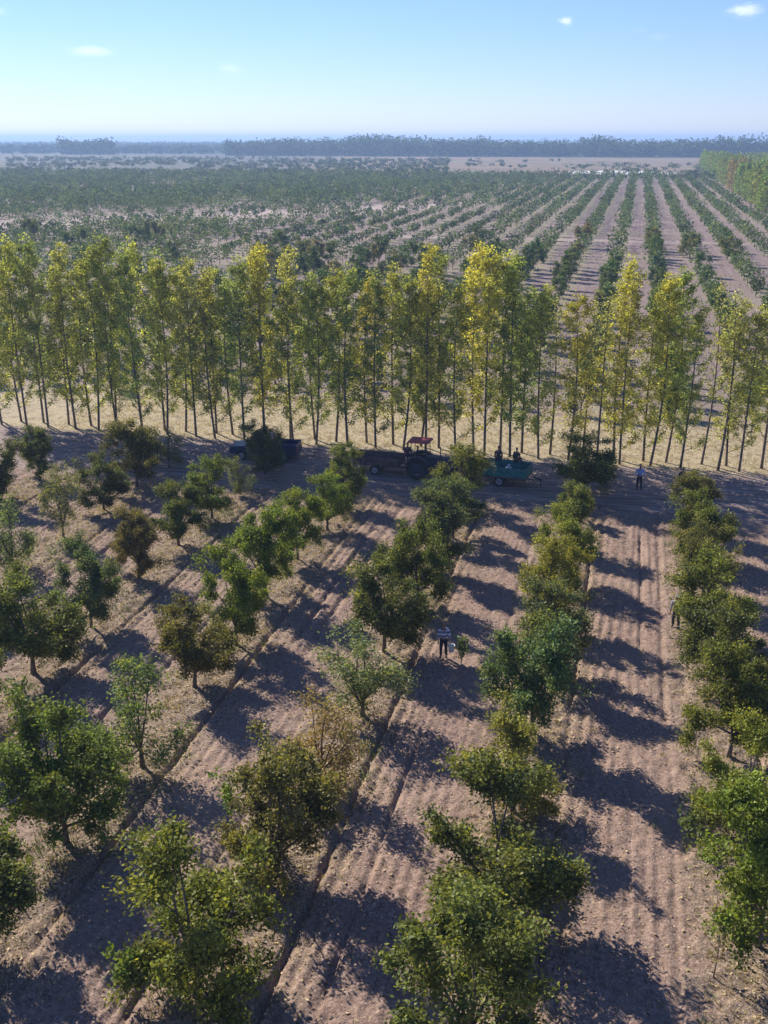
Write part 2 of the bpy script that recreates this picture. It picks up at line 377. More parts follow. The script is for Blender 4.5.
# row x, y, height, crown width, kind, x offset
FG=[(-37.6,55.7,4.0,3.2,'D'),(-37.6,60.3,3.4,2.6,'D'),(-37.6,50.8,3.8,3.2,'M'),
 (-30.6,45.7,4.2,3.0,'P'),(-30.6,50.8,4.4,2.3,'P'),(-30.6,55.7,3.4,2.9,'D'),(-30.6,60.3,4.4,3.6,'B'),(-30.4,65,2.8,2.4,'P'),(-30.6,40.6,3.8,3.2,'D'),
 (-23.6,30.7,3.9,3.4,'D'),(-23.7,35.8,4.7,4.0,'M'),(-23.4,40.4,4.3,2.7,'V'),(-23.8,46.3,3.5,2.8,'B'),(-23.7,51.2,3.7,3.0,'D'),(-23.5,55.7,4.0,2.9,'M'),(-23.5,60.5,2.6,1.9,'P'),(-23.4,65,3.5,3.0,'D'),
 (-16.6,20.6,4.1,3.6,'D'),(-16.5,25.6,5.0,4.2,'M'),(-16.0,30.2,4.4,3.4,'P'),(-16.5,36.2,3.9,3.2,'B'),(-16.2,40.3,4.6,2.8,'G'),(-16.6,45.6,4.5,3.2,'G'),(-16.5,50.6,4.0,2.7,'G'),(-16.2,55.3,3.6,2.7,'G'),(-16.3,60.0,3.9,2.5,'M'),
 (-9.9,20.5,5.4,4.0,'M'),(-9.4,25.8,4.9,3.5,'B'),(-9.3,30.4,3.7,3.0,'T'),(-9.1,35.5,3.5,3.4,'P'),(-9.5,41.0,4.8,3.4,'D'),(-9.0,45.9,4.6,3.0,'M'),(-8.9,50.9,4.2,3.1,'V'),(-8.9,55.8,3.9,3.3,'V'),(-9.2,60.8,4.3,3.4,'M'),
 (-2.6,20.3,5.0,3.7,'M'),(-2.4,25.8,4.7,4.1,'D'),(-2.6,30.5,3.7,3.2,'Y'),(-2.4,35.6,5.1,3.6,'V'),(-2.3,40.5,4.5,3.4,'V'),(-2.4,45.6,4.3,3.0,'Y'),(-2.3,50.7,4.0,2.8,'Y'),(-2.2,55.6,3.5,2.5,'M'),(-2.0,60.3,2.3,1.5,'B'),(-2.0,65.0,4.3,4.1,'D'),
 (4.9,25.8,4.8,3.4,'G'),(4.9,30.8,4.2,3.0,'G'),(4.8,35.7,4.4,3.1,'M'),(4.7,40.4,4.4,3.2,'D'),(4.5,45.2,4.4,3.7,'M'),(4.6,50.4,3.9,2.9,'B'),(4.7,55.3,3.7,3.1,'M'),(4.5,60.2,3.5,2.7,'B'),
 (11.9,60.3,3.8,3.0,'M'),(11.9,55.5,3.9,3.0,'M'),(12.0,40.5,4.2,3.2,'D'),(11.9,50.4,4.2,3.0,'M'),(11.9,45.3,4.2,3.0,'D')]
ORD=['','first','second','third','fourth','fifth','sixth','seventh','eighth','ninth','tenth','eleventh','twelfth','thirteenth','fourteenth']
rows={}
for t in FG: rows.setdefault(round((t[0]-ROW0)/RS),[]).append(t)
ROWN={1:'cut by the right edge',0:'rightmost full row',-1:'second full row from right',-2:'in the row just right of centre-left',-3:'fourth full row from right',-4:'fifth full row from right',-5:'sixth full row from right',-6:'leftmost row'}
ROWN[-2]='third full row from right'
nfg=0
for rid,ts in rows.items():
    ts=sorted(ts,key=lambda t:t[1])
    vis=[t for t in ts if in_view(t[0],t[1],2,85)]
    for t in ts:
        x,y,h,wd,k=t
        if t not in vis: continue
        size='big' if h>4.5 and wd>3.4 else 'tall' if h>4.3 else 'small' if h<3.3 else 'medium-sized'
        if k=='T': size='bare-looking'
        lab=f"{size} {KC[k][1]} tree, {ORD[vis.index(t)+1]} from near end, {ROWN[rid]}"
        var=(SPARSE[(nfg)%4] if k in 'TP' else VAR[(nfg*3)%5+(0 if y<33.5 else 5)])
        cc=tuple(v*random.uniform(.9,1.12) for v in KC[k][0])
        thing_tree('orchard_tree',var[0],var[1],(x,y,0),random.uniform(0,6.28),((wd/W0*((.90 if x<-16 else .98) if y<33.5 else .98),)*2+(h/H0*.98,)),cc,lab,'tree','orchard trees in rows in front of the poplars')
        nfg+=1
# saplings and shoots standing between the big trees
def sapling(loc,h,color,label,n=260,thin=False):
    r=np.random.default_rng(int(abs(loc[0]*100)+loc[1])); mb=MB(); mb.tube([(0,0,-.05),(.04,0,h*.5),(.02,.05,h)],[.022,.016,.006],5); tips=[]
    for k in range(5 if not thin else 3):
        z=h*(.35+.13*k); a=2.4*k; e=Vector((math.cos(a)*h*.18,math.sin(a)*h*.18,z+h*.15)); mb.tube([(.03,.01,z),e],[.01,.004],3); tips.append(np.array(e))
        tips.append(np.array([.02,.02,z]))
    C=np.array(tips)[r.integers(0,len(tips),n)]+r.normal(0,1,(n,3))*.13*h/2
    C[:,2]=np.maximum(C[:,2],.12); V,F=leaves(C,.17,.09)
    cm=mesh_np('crown',V,F,M_leaf,{'yel':np.clip(r.normal(.15,.1,n),0,1),'val':r.uniform(.8,1.5,n)})
    thing_tree('sapling',mbmesh(mb,'trunk',M_bark),cm,(*loc,0),0,(1,1,1),color,label,'sapling','young saplings between the orchard trees')
sapling((-11.6,27.6),2.0,(.09,.17,.02),'small bright green sapling in the shade left of the brownish tree, fourth row',300)
sapling((-22.0,32.0),1.8,(.09,.18,.02),'small bright green sapling in tree shade near the left edge',260)
sapling((-11.6,19.9),1.6,(.11,.17,.03),'yellow-green sapling at the bottom edge left of centre',340)
sapling((-6.0,40.8),1.2,(.08,.14,.05),'short leafy green shoot right of the standing person in the striped top',240)
sapling((3.6,24.3),1.7,(.16,.12,.06),'nearly bare thin sapling at the bottom right corner',26,True)
sapling((3.7,26.3),1.3,(.15,.11,.06),'short dead stem beside the big tree at the lower right',14,True)
sapling((3.1,29.9),1.4,(.10,.14,.06),'pale weedy shoot at the left foot of the lower right tree',200)
sapling((-20.6,23.2),1.5,(.10,.12,.06),'low pale shoot at the lower left edge',150)

# ------------------------------------------------------------------ poplar windbreak
PH=14.4; POP=[]
def poplar(sd,nleaf,spread=1.0,yb=.15,sg=.19,L=.16,Wd=.12,sparse=False,cb=3.2,m=None):
    r=np.random.default_rng(sd); mb=MB(); bend=r.normal(0,.22,2)
    def axis(z): t=z/PH; return Vector((bend[0]*math.sin(t*3.3),bend[1]*math.sin(t*2.6),z))
    zs=np.linspace(-.1,PH,11); mb.tube([axis(z) for z in zs],[.095*(1-.9*max(z,0)/PH) for z in zs],7)
    tips=[]
    nb=30
    for k in range(nb):
        z=cb+(PH-cb-.4)*(k/nb)**.95; a=2.399*k+r.uniform(-.5,.5)
        t=(z-cb)/(PH-cb); Lb=spread*(2.1*(1-t)**.55*(.65+.35*min(1,t*5))+.35)*r.uniform(.6,1.25)
        an=R(r.uniform(24,46)); s=axis(z); e=s+Vector((math.cos(a)*math.sin(an),math.sin(a)*math.sin(an),math.cos(an)))*Lb
        mid=s.lerp(e,.5)+Vector((math.cos(a),math.sin(a),0))*.1*Lb
        e.z=min(e.z,PH+.3)
        mb.tube([s,mid,e],[.03*(1.1-t),.018,.006],3)
        for f in (.35,.6,.8,1.0): tips.append(np.array(s.lerp(mid,f*2) if f<.5 else mid.lerp(e,f*2-1)))
    for z in np.linspace(PH*.7,PH+.2,6): tips.append(np.array(axis(z)))
    return mbmesh(mb,'trunk',M_bark2),crown_mesh('crown',sd,np.array(tips),nleaf,sg,L,Wd,m or M_leaf2,ybias=yb,up=.1,ytop=True,H=PH)
for k in range(9): POP.append(poplar(300+k,[6000,4800,6800][k%3],spread=[1.15,1.0,1.25][k%3],yb=[.04,.14,.0][k%3],cb=[1.2,1.6,2.1][k%3]))
POPS=[poplar(330+k,800,spread=.7,yb=.1,cb=4.5) for k in range(3)]
PCOL={'y':((0.525,0.488,0.108),'yellow-leaved'),'g':((0.410,0.431,0.114),'yellow-green'),'d':((0.243,0.300,0.102),'dark green'),'o':((0.422,0.425,0.144),'brownish yellow'),'s':((0.384,0.388,0.168),'thinly leaved grey-green')}
# colour sequence read along the front row from left to right
seqA='ogdgogggdgoodyggddgygydgysyyggosygysg'
seqB='dgogdgodgdggdgodgyggdygdgdygdgogdsygs'
xa=-54.0; ia=0
frontlist=[]
for rid,(y0,off,seq,rn) in enumerate(((72.8,0,seqA,'front'),(74.1,-.95,seqB,'back'))):
    x=-52.1+off; n=0; lst=[]
    while x<15.5:
        n+=1; lst.append((x,n)); x+=2.02
    for x,n in lst:
        k=seq[(n-1)%len(seq)]
        px_=x
        if -5.2<x<-2.2 and rid==1: k='s'          # thinner stretch right of centre
        if 4.6<x<7.0: k='s'
        h=13.5 if x<-6 else 12.9
        h*=random.uniform(.85,1.08)
        if -6<x<-2.4: h*=.92
        var=POPS[n%3] if k=='s' else POP[(n*5+rid*4)%9]
        jt=random.uniform(.82,1.15); cc=tuple(v*jt*random.uniform(.97,1.03) for v in PCOL[k][0]); s=random.uniform(.92,1.12)
        if not in_view(x,y0,5,12): continue
        thing_tree('poplar_tree',var[0],var[1],(x+random.uniform(-.35,.35),y0+random.uniform(-.15,.15),0),random.uniform(0,6.28),(s,s,h/PH),cc,
            f"{PCOL[k][1]} poplar, number {n} from the left, {rn} row beside the dirt track",'tree','poplars in the double row beside the track').rotation_euler[:2]=(R(random.gauss(0,.5)),R(random.gauss(0,.6)))

# ------------------------------------------------------------------ orchard beyond the poplars
MID=[]
for k in range(7):
    mb,tips=tree_skeleton(400+k,H0,W0,nl=5,nsub=4,base=.8)
    MID.append((mbmesh(mb,'trunk',M_bark),crown_mesh('crown',400+k,tips,1500,.26,.34,.22,M_leaf3,ybias=.06)))
def bare_band(x,y):
    yb=1.15*x+443
    return y>150 and x<-55 and abs(y-yb)<22
cand=[]
rr=np.random.default_rng(55)
for j in range(-75,8):
    rx=ROW0-.9+RS*j
    y=86.0+rr.uniform(0,4)
    while y<616:
        x=rx+rr.normal(0,.25); yy=y+rr.normal(0,.4)
        y+=5.0
        if not in_view(x,yy,1,25): continue
        if x>33: continue
        if abs(yy-247)<3.2 and x>-60: continue
        if abs(yy-546)<3.2 and x>-60: continue
        dens=vnoise(x*.03,yy*.02,77); hh=2.6+2.0*vnoise(x*.09,yy*.06,78)+rr.normal(0,.45)
        if yy<250: hh*=.95
        if x>-12 and 250>yy>90: 
            if rr.random()<.15 or vnoise(x*.12,yy*.05,83)<.12: continue
        if -85<x<-35 and 200<yy<330: hh*=.62
        if bare_band(x,yy):
            if rr.random()<.62: continue
            hh*=.6
        elif rr.random()<(.06 if dens>.3 else .3) : continue
        elif x<-70 and vnoise(x*.05+9,yy*.035,80)<.15: continue
        if yy>560: hh*=1.25
        if j==4 and 250<yy<460 : hh*=.8
        cand.append([math.hypot(x,yy,CAM_H)/hh,x,yy,max(hh,1.2),j])
cand.sort()
NIND=300-nfg-2
ind=cand[:NIND]; rest=cand[NIND:]
byrow={}
for c_ in sorted(ind,key=lambda c:c[2]): byrow.setdefault(c_[4],[]).append(c_)
rkeys=sorted(byrow,reverse=True)
FCOL=[((.08,.135,.045),'green'),((.06,.11,.05),'dark green'),((.13,.15,.055),'olive'),((.10,.14,.08),'grey-green'),((.19,.18,.07),'yellowish')]
for ri,j in enumerate(rkeys):
    for n,c_ in enumerate(byrow[j]):
        _,x,yy,hh,_j=c_; cc,cn=FCOL[int(rr.integers(0,5))] if rr.random()<.6 else FCOL[0]
        var=MID[int(rr.integers(0,7))]; s=rr.uniform(2.1,2.8)/W0*hh/3.4
        thing_tree('orchard_tree',var[0],var[1],(x,yy,0),rr.uniform(0,6.28),(s,s,hh/H0),tuple(v*rr.uniform(.85,1.15) for v in cc),
            f"{cn} orchard tree behind the poplars, tree {n+1} of row {ri+1} from right",'tree','orchard trees in the rows just behind the poplars')
def blobs(items,nq_fn,sz_fn,colors,name,m,shape=(.5,.5,.42),zc=.56):
    """many simple leafy crowns with trunks merged: items (x,y,h,w)"""
    Vs=[];ye=[];va=[];
    for (x,y,h,wd) in items:
        n=nq_fn(x,y); sz=sz_fn(x,y)
        d=rr.normal(size=(n,3)); d/=np.linalg.norm(d,axis=1,keepdims=True); rad=rr.uniform(.45,1.05,(n,1))
        C=d*rad*np.array([wd*shape[0],wd*shape[1],h*shape[2]])+np.array([x,y,h*zc])
        V,_=leaves(C,sz,sz*.7,.3); Vs.append(V)
        ye.append(np.clip(rr.normal(rr.uniform(0,.22),.06,n),0,1)); va.append(rr.uniform(.6,1.5)*rr.uniform(.6,1.4,n))
        t=np.array([[-.07,0,0],[.07,0,0],[.05,0,h*.5],[-.05,0,h*.5]])*np.array([max(1,h/6),1,1])+np.array([x,y,0]); Vs.append(t); ye.append([.3]); va.append([.7])
    V=np.concatenate(Vs); F=np.arange(len(V)).reshape(-1,4)
    me=mesh_np(name,V,F,m,{'yel':np.concatenate(ye),'val':np.concatenate(va)})
    o=link(bpy.data.objects.new(name,me)); o.color=(*colors,1); return o
items=[(c_[1],c_[2],c_[3]*1.08,rr.uniform(3.1,4.2)*c_[3]/3.4) for c_ in rest]
for c_ in rest:
    if c_[1]<-70 and not bare_band(c_[1],c_[2]) and vnoise(c_[1]*.045,c_[2]*.03,79)>.18 and rr.random()<np.clip((-c_[1]-60)/60,0,.85):
        items.append((c_[1]+3.5+rr.normal(0,.8),c_[2]+rr.normal(0,1.2),c_[3]*rr.uniform(.6,1.05),rr.uniform(2.6,4.2)))
o=blobs(items,lambda x,y: 110 if y<220 else 70 if y<350 else 40,lambda x,y:.45 if y<220 else .6 if y<350 else .85,(.085,.135,.062),'far_orchard_trees',M_leaf3)
tag(o,'hazy blue-green rows of small orchard trees filling the plain behind the poplars','trees',kind='stuff')
# dark hedge closing the far end of the rows
items=[]
for k in range(70):
    x=-70+k*1.6+rr.normal(0,.4)
    items.append((x,624+rr.normal(0,2),rr.uniform(3.5,6.5),rr.uniform(3,5)))
for k in range(110):
    x=-260+k*1.8; items.append((x,632+.03*x+rr.normal(0,5),rr.uniform(3,5.5),rr.uniform(3,5)))
o=blobs(items,lambda x,y:45,lambda x,y:1.1,(.035,.065,.032),'hedgerow',M_leaf3,zc=.5)
tag(o,'dark hedge of shrubs closing off the far end of the orchard rows','hedge',kind='stuff')
# scattered scrub on the grassland and in the left field
items=[]
for k in range(700):
    y=rr.uniform(640,1330); x=rr.uniform(-.62*y,.16*y)
    if vnoise(x*.006,y*.01,91)<.45: continue
    items.append((x,y,rr.uniform(1.5,4.5),rr.uniform(3,9)))
for k in range(900):
    y=rr.uniform(600,1150); x=rr.uniform(-.62*y,-.17*y)
    if vnoise(x*.008,y*.012,92)<.38: continue
    items.append((x,y,rr.uniform(2,4.5),rr.uniform(3,8)))
o=blobs(items,lambda x,y:26,lambda x,y:1.7,(.055,.085,.045),'scrub',M_leaf3,zc=.45)
tag(o,'low scattered scrub on the brown grassland before the horizon','scrub',kind='stuff')
# plantation block on the right
PM=[poplar(360+k,700,spread=1.15,yb=.0,sg=.3,L=.55,Wd=.4,cb=.8,m=M_leaf3) for k in range(4)]
n=0
for y in np.arange(338,860,6.8):
    for x0 in (0,3.6,8.0):
        x=37.0+(y-338)*.012+x0+rr.normal(0,.4)
        if not in_view(x,y,4,25): continue
        if x0>4 and y<420: continue
        brown=(x0<4 and 468<y<520)
        cc=(.34,.27,.12) if brown else tuple(v*rr.uniform(.85,1.2) for v in (.22,.29,.075))
        s=rr.uniform(1.0,1.5); v=PM[int(rr.integers(0,4))]
        thing_tree('plantation_tree',v[0],v[1],(x,y,0),rr.uniform(0,6.28),(s,s,rr.uniform(8.8,14)/PH),cc,
          'orange-brown tree in the green plantation block at the right, below the horizon' if brown else 'tall green tree in the dense plantation block at the right, below the horizon','tree',
          'orange-brown trees in the plantation block' if brown else 'green trees in the plantation block')
        n+=1
items=[]
for y in np.arange(345,880,5):
    for x0 in range(12,90,5):
        x=37.0+(y-338)*.012+x0+rr.normal(0,1)
        if in_view(x,y,4,30): items.append((x,y+rr.normal(0,1),rr.uniform(8.5,13.5),3.6))
o=blobs(items,lambda x,y:90,lambda x,y:1.1,(.22,.28,.075),'plantation_interior',M_leaf3)
tag(o,'green massed crowns of the plantation behind its front rows at the right','trees',kind='stuff')
# horizon woods
def wood(name,x0f,x1f,y0,y1,n,h0,h1,cl,label,sz=3.2,env=None):
    items=[]
    for k in range(n):
        y=rr.uniform(y0,y1); x=rr.uniform(x0f*y,x1f*y)
        e=env(x/y) if env else 1
        if rr.random()>e: continue
        h=rr.uniform(h0,h1)*(.75+.5*vnoise(x*.02,y*.02,61))
        if rr.random()<.05: h*=1.1
        items.append((x,y,h*min(1,.5+e*.5),rr.uniform(.45,.8)*h))
    o=blobs(items,lambda x,y:42,lambda x,y:sz,cl,name,M_leaf3,zc=.5,shape=(.5,.5,.5)); tag(o,label,'woods',kind='stuff')
wood('distant_woods',-.387,.20,1345,1430,1900,16,23.5,(.028,.065,.032),'dark blue-green wood along the horizon from left of centre to the right edge',2.9)
wood('horizon_woods',-.70,-.35,1480,3300,3000,6,11.5,(.04,.07,.04),'pale blue hazy woods along the left horizon',5.5)
wood('horizon_trees',-.56,-.50,1400,1450,70,17,24,(.04,.07,.04),'small hazy clump of taller trees on the left horizon',4,)

# ------------------------------------------------------------------ ground cover
def tufts(name,n,xf,m,h0,h1,label,cat,nb=5,colr=(.45,.36,.18)):
    P=[]; 
    while len(P)<n:
        x=rng.uniform(-44,14,4000); y=rng.uniform(16,88,4000); k=xf(x,y)>rng.random(4000)
        P+=list(zip(x[k],y[k]))
    P=np.array([p for p in P[:n]]); base=np.repeat(P,nb,0); q=len(base)
    base=base+rng.normal(0,.07,(q,2)); hz=height(base[:,0],base[:,1])
    a=rng.uniform(0,6.28,q); hh=rng.uniform(h0,h1,q); wd=rng.uniform(.007,.018,q); ln=rng.uniform(.1,.9,q)*hh
    B=np.stack([base[:,0],base[:,1],hz-.02],1); sx=np.stack([-np.sin(a),np.cos(a),a*0],1)*wd[:,None]; tip=np.stack([np.cos(a)*ln,np.sin(a)*ln,hh],1)
    V=np.stack([B-sx,B+sx,B+tip+sx*.3,B+tip-sx*.3],1).reshape(-1,3)
    me=mesh_np(name,V,np.arange(len(V)).reshape(-1,4),m,{'yel':np.zeros(q),'val':np.repeat(rng.uniform(.6,1.3,len(P)),nb)})
    o=link(bpy.data.objects.new(name,me)); o.color=(*colr,1); tag(o,label,cat,kind='stuff')
def f_dry(x,y):
    u=np.abs(row_u(x)); nrm=np.clip(1.9-u,0,1)*(y<61)*(.15+vnoise(x*.7,y*.5,41)**2)
    return nrm+((y>72.2)&(y<88))*(.25+.4*vnoise(x*.5,y*.5,42))+.04
M_grass=leaf_mat('dry_grass_blades',.3,.03)
tufts('dry_grass',30000,f_dry,M_grass,.04,.17,'dry straw-coloured grass along the tree rows and under the poplars','grass')
tufts('green_weeds',1800,lambda x,y: np.clip(2.0-np.abs(row_u(x)),0,1)*(y<61)*np.clip(vnoise(x*.35,y*.3,45)*3-1.9,0,1)+.004,M_grass,.1,.3,'scattered low green weeds at the feet of the orchard trees','weeds',7,(.13,.19,.05))
# leaf litter and clods
n=95000; x=rng.uniform(-44,14,n); y=rng.uniform(16,64,n); keep=(rng.random(n)<np.clip(1.2-np.abs(row_u(x)-.6)/2.6,.12,1)); x=x[keep]; y=y[keep]; n=len(x)
C=np.stack([x,y,height(x,y)+.012],1); a=rng.uniform(0,6.28,n); s=rng.uniform(.02,.085,n)
d=np.stack([np.cos(a)*s,np.sin(a)*s,rng.normal(0,.012,n)],1); e=np.stack([-np.sin(a)*s*.6,np.cos(a)*s*.6,rng.normal(0,.015,n)],1)
V=np.stack([C-d,C-e,C+d,C+e],1).reshape(-1,3)
me=mesh_np('fallen_leaves',V,np.arange(len(V)).reshape(-1,4),M_grass,{'yel':rng.uniform(0,.3,n),'val':rng.uniform(.15,1.5,n)})
o=link(bpy.data.objects.new('fallen_leaves',me)); o.color=(.50,.37,.24,1); tag(o,'dry fallen leaves and crumbs of earth strewn over the orchard soil','leaf litter',kind='stuff')

# ------------------------------------------------------------------ vehicles
M_blue=mat('blue_paint',(.02,.03,.09),.32,noise=.15,nscale=3); M_black=mat('rubber',(.025,.025,.028),.8,noise=.3,nscale=12)
M_glass=mat('dark_glass',(.02,.03,.04),.08); M_metal=mat('worn_metal',(.25,.25,.26),.45,.7,noise=.2)
M_red=mat('faded_red_paint',(.42,.07,.08),.5,noise=.2,nscale=4); M_teal=mat('teal_paint',(.02,.19,.17),.5,noise=.3,nscale=4)
M_dark=mat('dark_chassis',(.04,.04,.05),.6); M_white=mat('off_white',(.7,.7,.7),.5,noise=.05); M_lamp=mat('tail_lamp_red',(.5,.03,.03),.25)
M_brown=mat('weathered_boards',(.13,.085,.07),.85,noise=.35,nscale=5); M_rim=mat('wheel_rim',(.35,.35,.37),.4,.6)
M_sack=mat('sackcloth',(.55,.53,.48),.9,noise=.15)
def tyre_prof(r,wd): return [(-wd/2,r*.62),(-wd/2,r*.93),(-wd*.36,r),(wd*.36,r),(wd/2,r*.93),(wd/2,r*.62)]
def rim_prof(r,wd): return [(-wd*.40,0.001),(-wd*.36,r*.3),(-wd*.22,r*.5),(-wd*.42,r*.635),(wd*.42,r*.635),(wd*.22,r*.5),(wd*.36,r*.3),(wd*.40,.001)]
def add_wheel(parent,c,r,wd,rimm=None,lugs=0):
    w_=MB().wheel((0,0,0),tyre_prof(r,wd))
    if lugs:
        for k in range(lugs):
            t=2*math.pi*k/lugs
            for sgn in (-1,1):
                w_.box((math.cos(t+sgn*.06)*r,sgn*wd*.24,math.sin(t+sgn*.06)*r),(.07,wd*.46,.035),Matrix.Rotation(-t+math.pi/2,3,'Y')@Matrix.Rotation(sgn*.5,3,'Z'))
    w_=w_.build('wheel',M_black,parent,smooth=False); w_.location=c
    MB().wheel((0,0,0),rim_prof(r,wd)).build('rim',rimm or M_rim,w_)
    return w_
M_shade_navy=mat('shade_toned_navy',(.03,.035,.07),.5,noise=.2)  # navy shade on the tractor put into its hood, rim and mudguard colour
# pickup truck, nose to the left (-x)
pk=empty('pickup_truck',(-24.6,68.7,0),R(3),label='dark blue pickup truck parked on the shaded track left of the tractor, behind a tree',cat='pickup truck')
b_=MB().prism([(-2.45,.45),(2.45,.45),(2.45,.95),(-2.15,.98),(-2.40,.85)],-.86,.86)
b_.prism([(-2.38,.96),(-1.15,1.06),(-1.15,.9),(-2.4,.8)],-.80,.80)
body=b_.build('body',M_blue,pk,.04)
MB().prism([(-1.35,1.0),(-.72,1.66),(.52,1.70),(.72,1.0)],-.78,.78).build('cab',M_blue,pk,.05)
for s in (-1,1):
    MB().prism([(-1.08,1.08),(-.66,1.58),(-.12,1.60),(-.12,1.08)],s*.785-.006,s*.785+.006).build('side_window',M_glass,pk)
    MB().prism([(-.04,1.08),(-.04,1.60),(.45,1.62),(.58,1.08)],s*.785-.006,s*.785+.006).build('side_window',M_glass,pk)
    MB().box((1.66,s*.82,1.10),(1.55,.07,.30)).build('bed_side',M_blue,pk,.01)
    MB().box((2.46,s*.72,.80),(.03,.14,.26)).build('tail_light',M_lamp,pk)
    MB().box((-2.43,s*.66,.78),(.06,.28,.14)).build('headlight',M_white,pk,.02)
    MB().box((-.98,s*.93,1.12),(.08,.16,.14)).build('mirror',M_dark,pk,.02)
    for x in (-1.55,1.5): add_wheel(pk,(x,s*.80,.37),.37,.24)
q=Vector((-1.35,0,1.0)); 
MB().box((-1.045,0,1.335),(.012,1.36,.74),Matrix.Rotation(R(43.6),3,'Y')).build('windscreen',mat('windscreen_glass',(.22,.30,.36),.05),pk)
MB().box((2.44,0,1.06),(.06,1.5,.32)).build('tailgate',M_blue,pk,.01)
MB().box((2.52,0,.50),(.12,1.6,.14)).build('bumper',M_metal,pk,.02); MB().box((-2.50,0,.50),(.12,1.65,.18)).build('bumper',M_metal,pk,.02)
# tractor, nose to the right (+x)
tr=empty('tractor',(-12.95,67.0,0),R(-4),label='red-roofed farm tractor standing on the shaded track near the middle of the picture',cat='tractor')
MB().prism([(.35,.75),(2.35,.70),(2.42,1.25),(2.2,1.42),(.35,1.48)],-.30,.30).build('hood',M_shade_navy,tr,.04)
MB().box((2.44,0,1.0),(.05,.5,.42)).build('grille',M_dark,tr,.01)
MB().box((.9,0,.62),(2.7,.42,.34)).build('chassis',M_dark,tr,.03); MB().box((-.15,0,.75),(.8,.9,.34)).build('platform',M_dark,tr,.02)
MB().box((2.0,0,.38),(.14,1.3,.14)).build('front_axle',M_dark,tr,.02)
for s in (-1,1):
    add_wheel(tr,(-.05,s*.78,.74),.74,.36,M_shade_navy,22); add_wheel(tr,(2.0,s*.68,.38),.38,.20,M_shade_navy,16)
    f_=MB()
    pr=[(.84*math.cos(t)-.05,.84*math.sin(t)+.74) for t in np.linspace(R(15),R(165),10)]; pr+=[(.79*math.cos(t)-.05,.79*math.sin(t)+.74) for t in np.linspace(R(165),R(15),10)]
    f_.prism(pr,s*.78-.2,s*.78+.2).build('mudguard',M_shade_navy,tr)
    MB().box((2.46,s*.18,1.25),(.05,.14,.14)).build('headlight',M_white,tr,.01)
    for x in (-.6,.50): MB().tube([(x,s*.55,1.4 if x<0 else 1.0),(x*.92,s*.52,2.42)],.028,6).build('roof_post',M_dark,tr)
MB().prism([(-.75,2.42),(.62,2.42),(.70,2.50),(.60,2.56),(-.70,2.56),(-.82,2.50)],-.62,.62).build('canopy',M_red,tr,.03)
MB().box((-.35,0,1.08),(.45,.48,.12)).box((-.58,0,1.32),(.10,.48,.42)).build('seat',M_black,tr,.03)
sw=MB().wheel((0,0,0),[(-.015,.17),(.015,.17),(.015,.20),(-.015,.20)],20,'Z').build('steering_wheel',M_black,tr); sw.location=(.28,0,1.52); sw.rotation_euler=(0,R(-50),0)
MB().tube([(.28,0,1.5),(.5,0,1.25)],.02,6).build('steering_column',M_dark,tr)
MB().tube([(1.3,.16,1.45),(1.3,.16,2.1)],.035,8).build('exhaust_pipe',M_dark,tr); MB().tube([(-.8,0,.5),(-1.5,0,.5)],.04,6).build('drawbar',M_dark,tr)
# trailers
def trailer(loc,rz,L,Wd,hs,m,label,name,floor=.78):
    t=empty(name,loc,rz,label=label,cat='trailer')
    MB().box((0,0,floor),(L,Wd,.09)).build('bed_floor',M_brown,t,.01)
    for s in (-1,1):
        p=MB().box((0,s*(Wd/2-.02),floor+.05+hs/2),(L,.04,hs))
        for k in range(5): p.box((-L/2+.1+k*(L-.2)/4,s*(Wd/2+.018),floor+.05+hs/2),(.07,.035,hs-.03))
        p.build('side_board',m,t,.006)
        MB().box((s*(L/2-.02),0,floor+.05+hs/2),(.04,Wd-.085,hs)).build('end_board',m,t,.006)
        MB().box((0,s*Wd*.28,floor-.12),(L*.96,.09,.14)).build('frame_rail',M_dark,t,.01)
    MB().tube([(-.1,-Wd*.42,.36),(-.1,Wd*.42,.36)],.045,8).build('axle',M_dark,t)
    for s in (-1,1): add_wheel(t,(-.1,s*(Wd/2-.16),.36),.36,.2)
    MB().tube([(L/2,-.4,floor-.12),(L/2+.9,0,.5)],.035,6).tube([(L/2,.4,floor-.12),(L/2+.9,0,.5)],.035,6).build('drawbar',M_dark,t)
    MB().box((L/2+.8,0,.25),(.05,.05,.5)).build('prop_stand',M_dark,t)
    return t
trailer((-15.9,67.2,0),R(-3),3.3,1.7,.42,M_brown,'low dark farm trailer hitched behind the red-roofed tractor','farm_trailer')
trailer((-7.3,66.7,0),R(-8),3.4,1.9,.62,M_teal,'teal farm trailer parked on the shaded track with two people riding on it','farm_trailer',.68)
def sack(loc,label):
    r_=np.random.default_rng(int(abs(loc[0]*10))); V=[];F=[]; n=10
    prof=[(0,.02),(.22,.0),(.27,.15),(.26,.35),(.2,.5),(.07,.58),(.10,.68),(.02,.68)]
    mb=MB().wheel((0,0,0),[(z,r__) for r__,z in [(p[0]+.001,p[1]) for p in prof]],12,'Z')
    mb.V=[(v[0]*(1+.1*math.sin(v[2]*9+v[1]*7)),v[1]*(.9+.08*math.cos(v[2]*8)),v[2]) for v in mb.V]
    o=mb.build('sack',M_sack,None,smooth=True); o.location=loc; tag(o,label,'sack',group='pale sacks')
sack((-8.05,66.5,.73),'pale sack standing on the teal trailer, the one nearer its left end')
sack((-6.95,66.35,.73),'pale sack standing on the teal trailer, the one nearer its right end')

